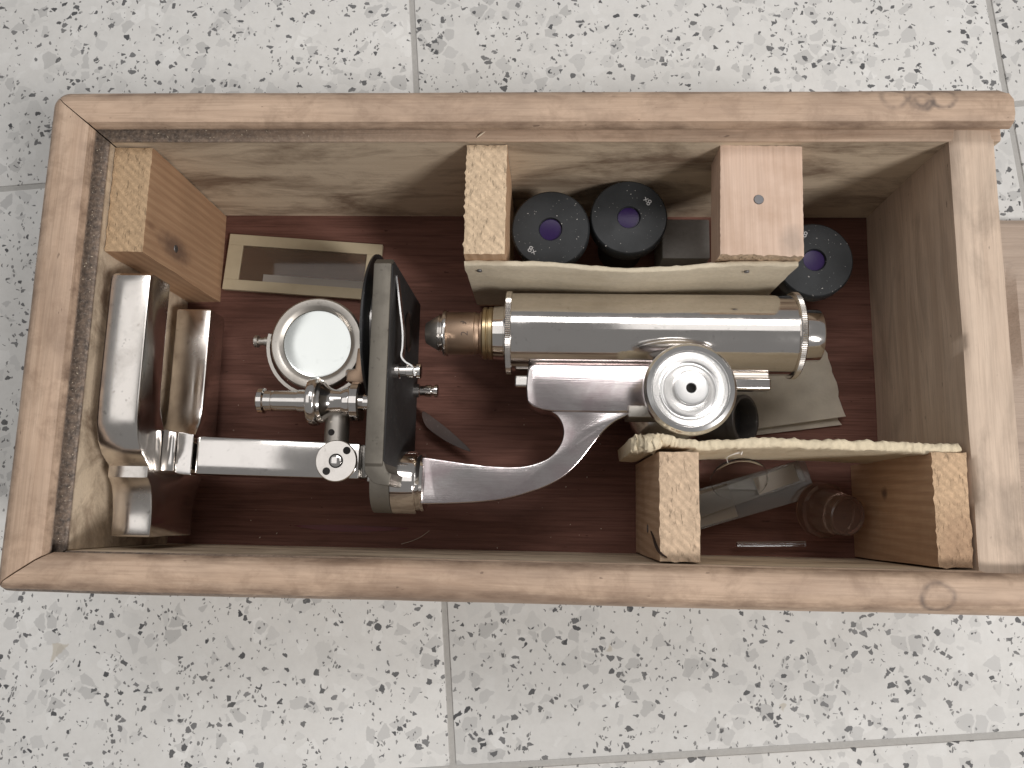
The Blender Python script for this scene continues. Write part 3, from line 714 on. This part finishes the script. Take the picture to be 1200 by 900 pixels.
# objective
ob = obj('objective', lathe([(0, .0088), (0, .0099), (.0004, .0101), (.0128, .0101), (.0132, .0098), (.0135, .0098), (.0150, .0094), (.0154, .0102), (.0166, .0102), (.0170, .0094), (.0185, .0094)], (-.0472, TY - .0005, ZC), (1, 0, 0), 64), 'brass_copper', mic)
obj('nosepiece', lathe([(0, .0118), (.0004, .0128), (.0050, .0131), (.0056, .0150), (.0066, .0152)], (-.0258, TY - .0003, ZC), (1, 0, 0), 64), 'nickel', tb)
obj('brass_ring', lathe([(0, .0090), (0, .0116), (.0006, .0123), (.0020, .0123), (.0023, .0117), (.0028, .0117), (.0031, .0124), (.0047, .0124), (.0052, .0118), (.0052, .0080)], (-.0308, TY - .0004, ZC), (1, 0, 0), 110, {2, 3}), 'brass', ob)
obj('front_ring', lathe([(0, .0078), (.0002, .0090), (.0010, .0091), (.0012, .0086), (.0022, .0087), (.0024, .0108), (.0032, .0111), (.0040, .0110), (.0042, .0096)], (-.0514, TY - .0005, ZC), (1, 0, 0), 64), 'nickel_worn', ob)
obj('nose_cone', lathe([(0, 0), (0, .0030), (0, .0046), (.0004, .0050), (.0060, .0084), (.0064, .0084)], (-.0575, TY - .0005, ZC), (1, 0, 0), 48), 'steel_dull', ob)
Rtx = Matrix.Rotation(math.radians(90), 4, 'Z')
text_mesh('2', .0046, (-.0383, .0818, ZC + .0101 - .0001), Rtx, 'ink', ob)
text_mesh('9', .0046, (-.0390, .0868, ZC + .0101 - .00025), Rtx @ Matrix.Rotation(math.radians(-12), 4, 'X'), 'ink', ob)

# coarse focus knobs, one either side
kp = [(-.0195, .0080), (-.0180, .0118), (-.0158, .0148), (-.0132, .0170), (-.0112, .0184), (-.0098, .0182), (-.0088, .0181), (-.0080, .0187), (-.0066, .0193), (-.0034, .0193), (-.0026, .0190), (-.0022, .0184), (-.0012, .0180), (-.0005, .0172), (-.0004, .0164),
      (-.0010, .0157), (-.0026, .0148), (-.0046, .0137), (-.0060, .0124), (-.0064, .0113), (-.0060, .0101), (-.0046, .0089), (-.0024, .0079), (-.0008, .0074), (0, .0069), (.0001, .0060), (.0001, .0022), (-.0003, .0019), (-.0040, .0019)]
kp = kp[:13] + spline([(-.0004, .0164), (-.0012, .0156), (-.0034, .0146), (-.0056, .0131), (-.0064, .0115), (-.0056, .0098), (-.0034, .0084), (-.0010, .0075), (0, .0069)], 4) + kp[-4:]
for sgn in (1, -1):
    kn = obj('coarse_knob', lathe(kp, (.0589, .0532, ZC + sgn * .0395), (0, 0, sgn), 120, caps=False), 'nickel_bright', mic, 40)
    obj('knob_hole', lathe([(-.0045, .0022), (-.0030, .0022), (-.0030, 0)], (.0589, .0532, ZC + sgn * .0395), (0, 0, sgn), 20), 'hole', kn)

# ------------------------------------------------------------------ eyepieces
def eyepiece(loc, h, label, txt, trz, toff, lean=(0, 0)):
    e = empty('eyepiece', (loc[0], loc[1], ZFLOOR), label, 'eyepiece', 'black eyepieces standing in the case')
    ax = Vector((lean[0], lean[1], 1)).normalized(); top = Vector((loc[0], loc[1], ZFLOOR + h))
    r = .0178
    cap = obj('cap', lathe([(-.0140, .0120), (-.0140, .0166), (-.0130, .0170), (-.0105, .0170), (-.0100, .0178), (-.0085, .0184), (-.0010, .0184), (-.0003, .0180), (0, .0176), (0, .0056), (-.0004, .0053), (-.0016, .0051)], top, ax, 72), 'black_cap', e)
    obj('body', lathe([(-h / ax.z + .0028 * (abs(lean[0]) + abs(lean[1])) / .1, .0116), (-h * .5, .0118), (-.0140, .0118)], top, ax, 48), 'black_matt', e)
    obj('lens', lathe([(-.0022, .0053), (-.0010, .0053), (-.0009, .0038), (-.00085, .0020), (-.0008, 0)], top - ax * .0004, ax, 40), 'lens', e)
    if txt:
        q = Vector((0, 0, 1)).rotation_difference(ax).to_matrix().to_4x4()
        text_mesh(txt, .0042, top + ax * .00006 + q.to_3x3() @ Vector((toff[0], toff[1], 0)), q @ Matrix.Rotation(trz, 4, 'Z'), 'paint_white', cap)
    return e
eyepiece((.0003, .1330), .056, 'black eyepiece with violet lens between pale sawn block and another eyepiece', '8x', math.radians(-28), (-.0085, -.0102), (-.03, -.07))
eyepiece((.0375, .1413), .050, 'black eyepiece with violet lens and white mark facing away, against the back board', '8x', math.radians(148), (.0088, .0080))
eyepiece((.1272, .1240), .040, 'black eyepiece with violet lens standing behind the eyepiece end of the microscope tube', '8x', math.radians(160), (-.0050, .0132))

# open black eyepiece barrel lying under the knob
ax = Vector((.72, -.05, .69)).normalized(); tp = Vector((.0960, .0480, .0360))
eb = empty('eyepiece_barrel', (.085, .049, ZFLOOR), 'open black eyepiece barrel tipped over beneath the round focusing knob', 'eyepiece')
obj('barrel', lathe([(-.0245, 0), (-.0245, .0100), (-.0235, .0110), (-.0040, .0112), (-.0036, .0122), (-.0004, .0122), (0, .0118), (0, .0106), (-.0006, .0103), (-.0090, .0100), (-.0090, 0)], tp, ax, 56), 'barrel_black', eb)
obj('lens', lathe([(-.0088, .0088), (-.0078, .0080), (-.0070, .0045), (-.0067, 0)], tp, ax, 40), 'black', eb)

# small grey card box in the back compartment
gb = tag(obj('card_box', box(.0560, .0795, .1275, .1480, ZFLOOR + .0002, .0400, .0008), 'grey_card'), 'small grey card box beside the black eyepieces against the back board', 'box')

# ------------------------------------------------------------------ folded paper on the bottom
def sheet(name, outline, z, mat, parent, curl, th=.0004, jag=()):
    bm = bmesh.new(); n = 22; rows = []
    (a, b_, c, d) = [Vector(p) for p in outline]           # a-b back edge, d-c front edge
    for i in range(n + 1):
        row = []
        for j in range(n + 1):
            u, v = i / n, j / n
            p = (a * (1 - u) + b_ * u) * (1 - v) + (d * (1 - u) + c * u) * v
            x, y = p.x, p.y
            if i == n: x += noise.noise(Vector((y * 420, 1.5, z * 99))) * .0013 + noise.noise(Vector((y * 1500, 0, 0))) * .0005
            row.append(bm.verts.new((x, y, z + curl(u, v) + noise.noise(Vector((x * 60, y * 60, z))) * .0006)))
        rows.append(row)
    for A, B in zip(rows, rows[1:]):
        for j in range(n): bm.faces.new((A[j], A[j + 1], B[j + 1], B[j]))
    r = bmesh.ops.solidify(bm, geom=bm.faces[:], thickness=th)
    return obj(name, bm, mat, parent, 60)
pp = empty('folded_paper', (.125, .07, ZFLOOR), 'folded cream paper lying under the microscope tube on the bottom', 'paper')
sheet('leaf', ((.092, .109), (.1370, .1085), (.1497, .0490), (.088, .0405)), .0112, 'paper', pp, lambda u, v: .0004)
sheet('leaf', ((.090, .110), (.1378, .1085), (.1512, .0530), (.090, .0435)), .0128, 'paper', pp, lambda u, v: .0020 * v * u + .0008 * math.sin(3 * u))

# taped glass slide behind the mirror
ts = empty('taped_slide', (-.133, .130, ZFLOOR), 'glass slide edged with yellowed paper tape, lying behind the mirror', 'glass slide')
def quad(c0, ex, ey, z0, z1, u0, u1, v0, v1, w=.0002):
    b = box(u0, u1, v0, v1, z0, z1, w, 1)
    for v in b.verts: v.co = Vector((c0[0], c0[1], 0)) + Vector((ex[0], ex[1], 0)) * v.co.x + Vector((ey[0], ey[1], 0)) * v.co.y + Vector((0, 0, v.co.z))
    return b
a_ = math.radians(-3.9); ex = (math.cos(a_), math.sin(a_)); ey = (-math.sin(a_), math.cos(a_)); c0 = (-.1765, .1178)
L_, W_ = .0845, .0312
obj('glass_plate', quad(c0, ex, ey, .0112, .0126, .0008, L_ - .0008, .0008, W_ - .0008), 'glass_dusty', ts)
for (u0, u1, v0, v1) in ((0, L_, 0, .0058), (0, L_, W_ - .0060, W_), (0, .0082, .0058, W_ - .0060), (L_ - .008, L_, .0058, W_ - .0060)):
    obj('tape_edge', quad(c0, ex, ey, .0105, .0131, u0, u1, v0, v1), 'tape', ts)

obj('paper_insert', quad(c0, ex, ey, .01262, .0128, .0215, L_ - .008, .0058, .0098, 0), 'label', ts)

# ------------------------------------------------------------------ things in the front compartment
def glass_slide(c0, ang, z, L, Wd, label_u, lab):
    e = empty('glass_slide', (c0[0], c0[1], ZFLOOR), lab, 'glass slide')
    ex = (math.cos(ang), math.sin(ang)); ey = (-math.sin(ang), math.cos(ang))
    obj('glass_plate', quad(c0, ex, ey, z, z + .0011, 0, L, 0, Wd), 'glass_hazy', e)
    for (u0, u1) in label_u:
        obj('paper_label', quad(c0, ex, ey, z + .00112, z + .0013, u0, u1, .001, Wd - .001, 0), 'label', e)
    return e
glass_slide((.0655, -.0080), math.radians(17), .0225, .070, .0190, [(.006, .030)], 'wide glass slide with grey label in the front compartment')
glass_slide((.0700, -.0010), math.radians(20), .0260, .060, .0105, [(.036, .057)], 'narrow glass slide with pale label lying over the wide one')
tag(obj('glass_rod', tube([(.094, -.0118, .0185), (.110, -.0114, .0185), (.1275, -.0108, .0185)], .0012, 16), 'glass'), 'thin clear glass rod lying along the front board', 'glass rod')
ax = Vector((.30, -.15, .94)).normalized(); tp = Vector((.1395, .0028, .0450))
tag(obj('plastic_cup', lathe([(-.0215, .0122), (-.0215, .0131), (-.0165, .0131), (-.0163, .0113), (-.0006, .0092), (0, .0086), (-.0002, .0080), (-.0014, .0076), (-.0016, 0)], tp, ax, 56, caps=False), 'amber'), 'brown translucent plastic cup on its side beside the brown sawn block', 'cup')
ax = Vector((0, -.75, .66)).normalized()
tag(obj('clear_dish', lathe([(0, 0), (0, .0129), (.0002, .0135), (.0020, .0136), (.0021, .0133), (.0019, .0130), (.0005, .0127), (.0004, 0)], (.0925, .0200, .0330), ax, 56, caps=False), 'thin_plastic'), 'clear round dish leaning by the torn card strip', 'dish')

# ------------------------------------------------------------------ crumbs
hp_ = spline([(-.0738, -.0155, .0105), (-.0690, -.0140, .0108), (-.0640, -.0118, .0115), (-.0596, -.0085, .0106)], 6)
tag(obj('stray_fibre', tube(hp_, .00014, 5), 'hair'), 'pale curved fibre on the red-brown bottom below the microscope arm', 'fibre')
tag(obj('wood_splinter', tube([(-.0322, .1618, .1004), (-.0305, .1628, .1012), (-.0285, .1640, .1016)], .00035, 5, [.4, 1, .3]), 'splinter'), 'tiny pale splinter on the back ledge above the pale sawn block', 'splinter')
lp = spline([(.0776, .0240, .078), (.0768, .0262, .080), (.0790, .0275, .081), (.0815, .0283, .0815), (.0826, .0280, .082)], 4)
tag(obj('lint_tuft', tube(lp, .0011, 6, [.12 + .88 * (i / len(lp)) ** 3 for i in range(len(lp))]), 'lint'), 'white tuft of lint clinging to the torn card strip', 'lint')
rs = random.Random(3)
bm = bmesh.new()
for q in range(170):
    kind = rs.random()
    if kind < .45: x, y, z = XI - .0030 + rs.uniform(-.002, .002), rs.uniform(YF, YB), .10015
    elif kind < .6: x, y, z = rs.uniform(-.19, -.1), YB + rs.uniform(.0008, .005), .1003
    else: x, y, z = rs.uniform(-.17, .03), rs.uniform(YF + .001, .108), ZFLOOR + .0001
    s = rs.uniform(.00008, .00026); a = rs.uniform(0, 3.14); l = s * rs.uniform(1, 2.6)
    dx, dy = math.cos(a), math.sin(a)
    pts_ = [bm.verts.new((x + dx * u - dy * v, y + dy * u + dx * v, z + h_)) for u, v, h_ in ((-l, 0, 0), (0, -s, 0), (l, 0, .0001), (0, s, 0), (0, 0, s))]
    for tri in ((0, 1, 4), (1, 2, 4), (2, 3, 4), (3, 0, 4)): bm.faces.new([pts_[t] for t in tri])
cr_ = obj('sawdust', bm, 'splinter'); cr_['kind'] = 'stuff'; tag(cr_, 'specks of pale sawdust on the ledges and bottom of the case', 'sawdust')
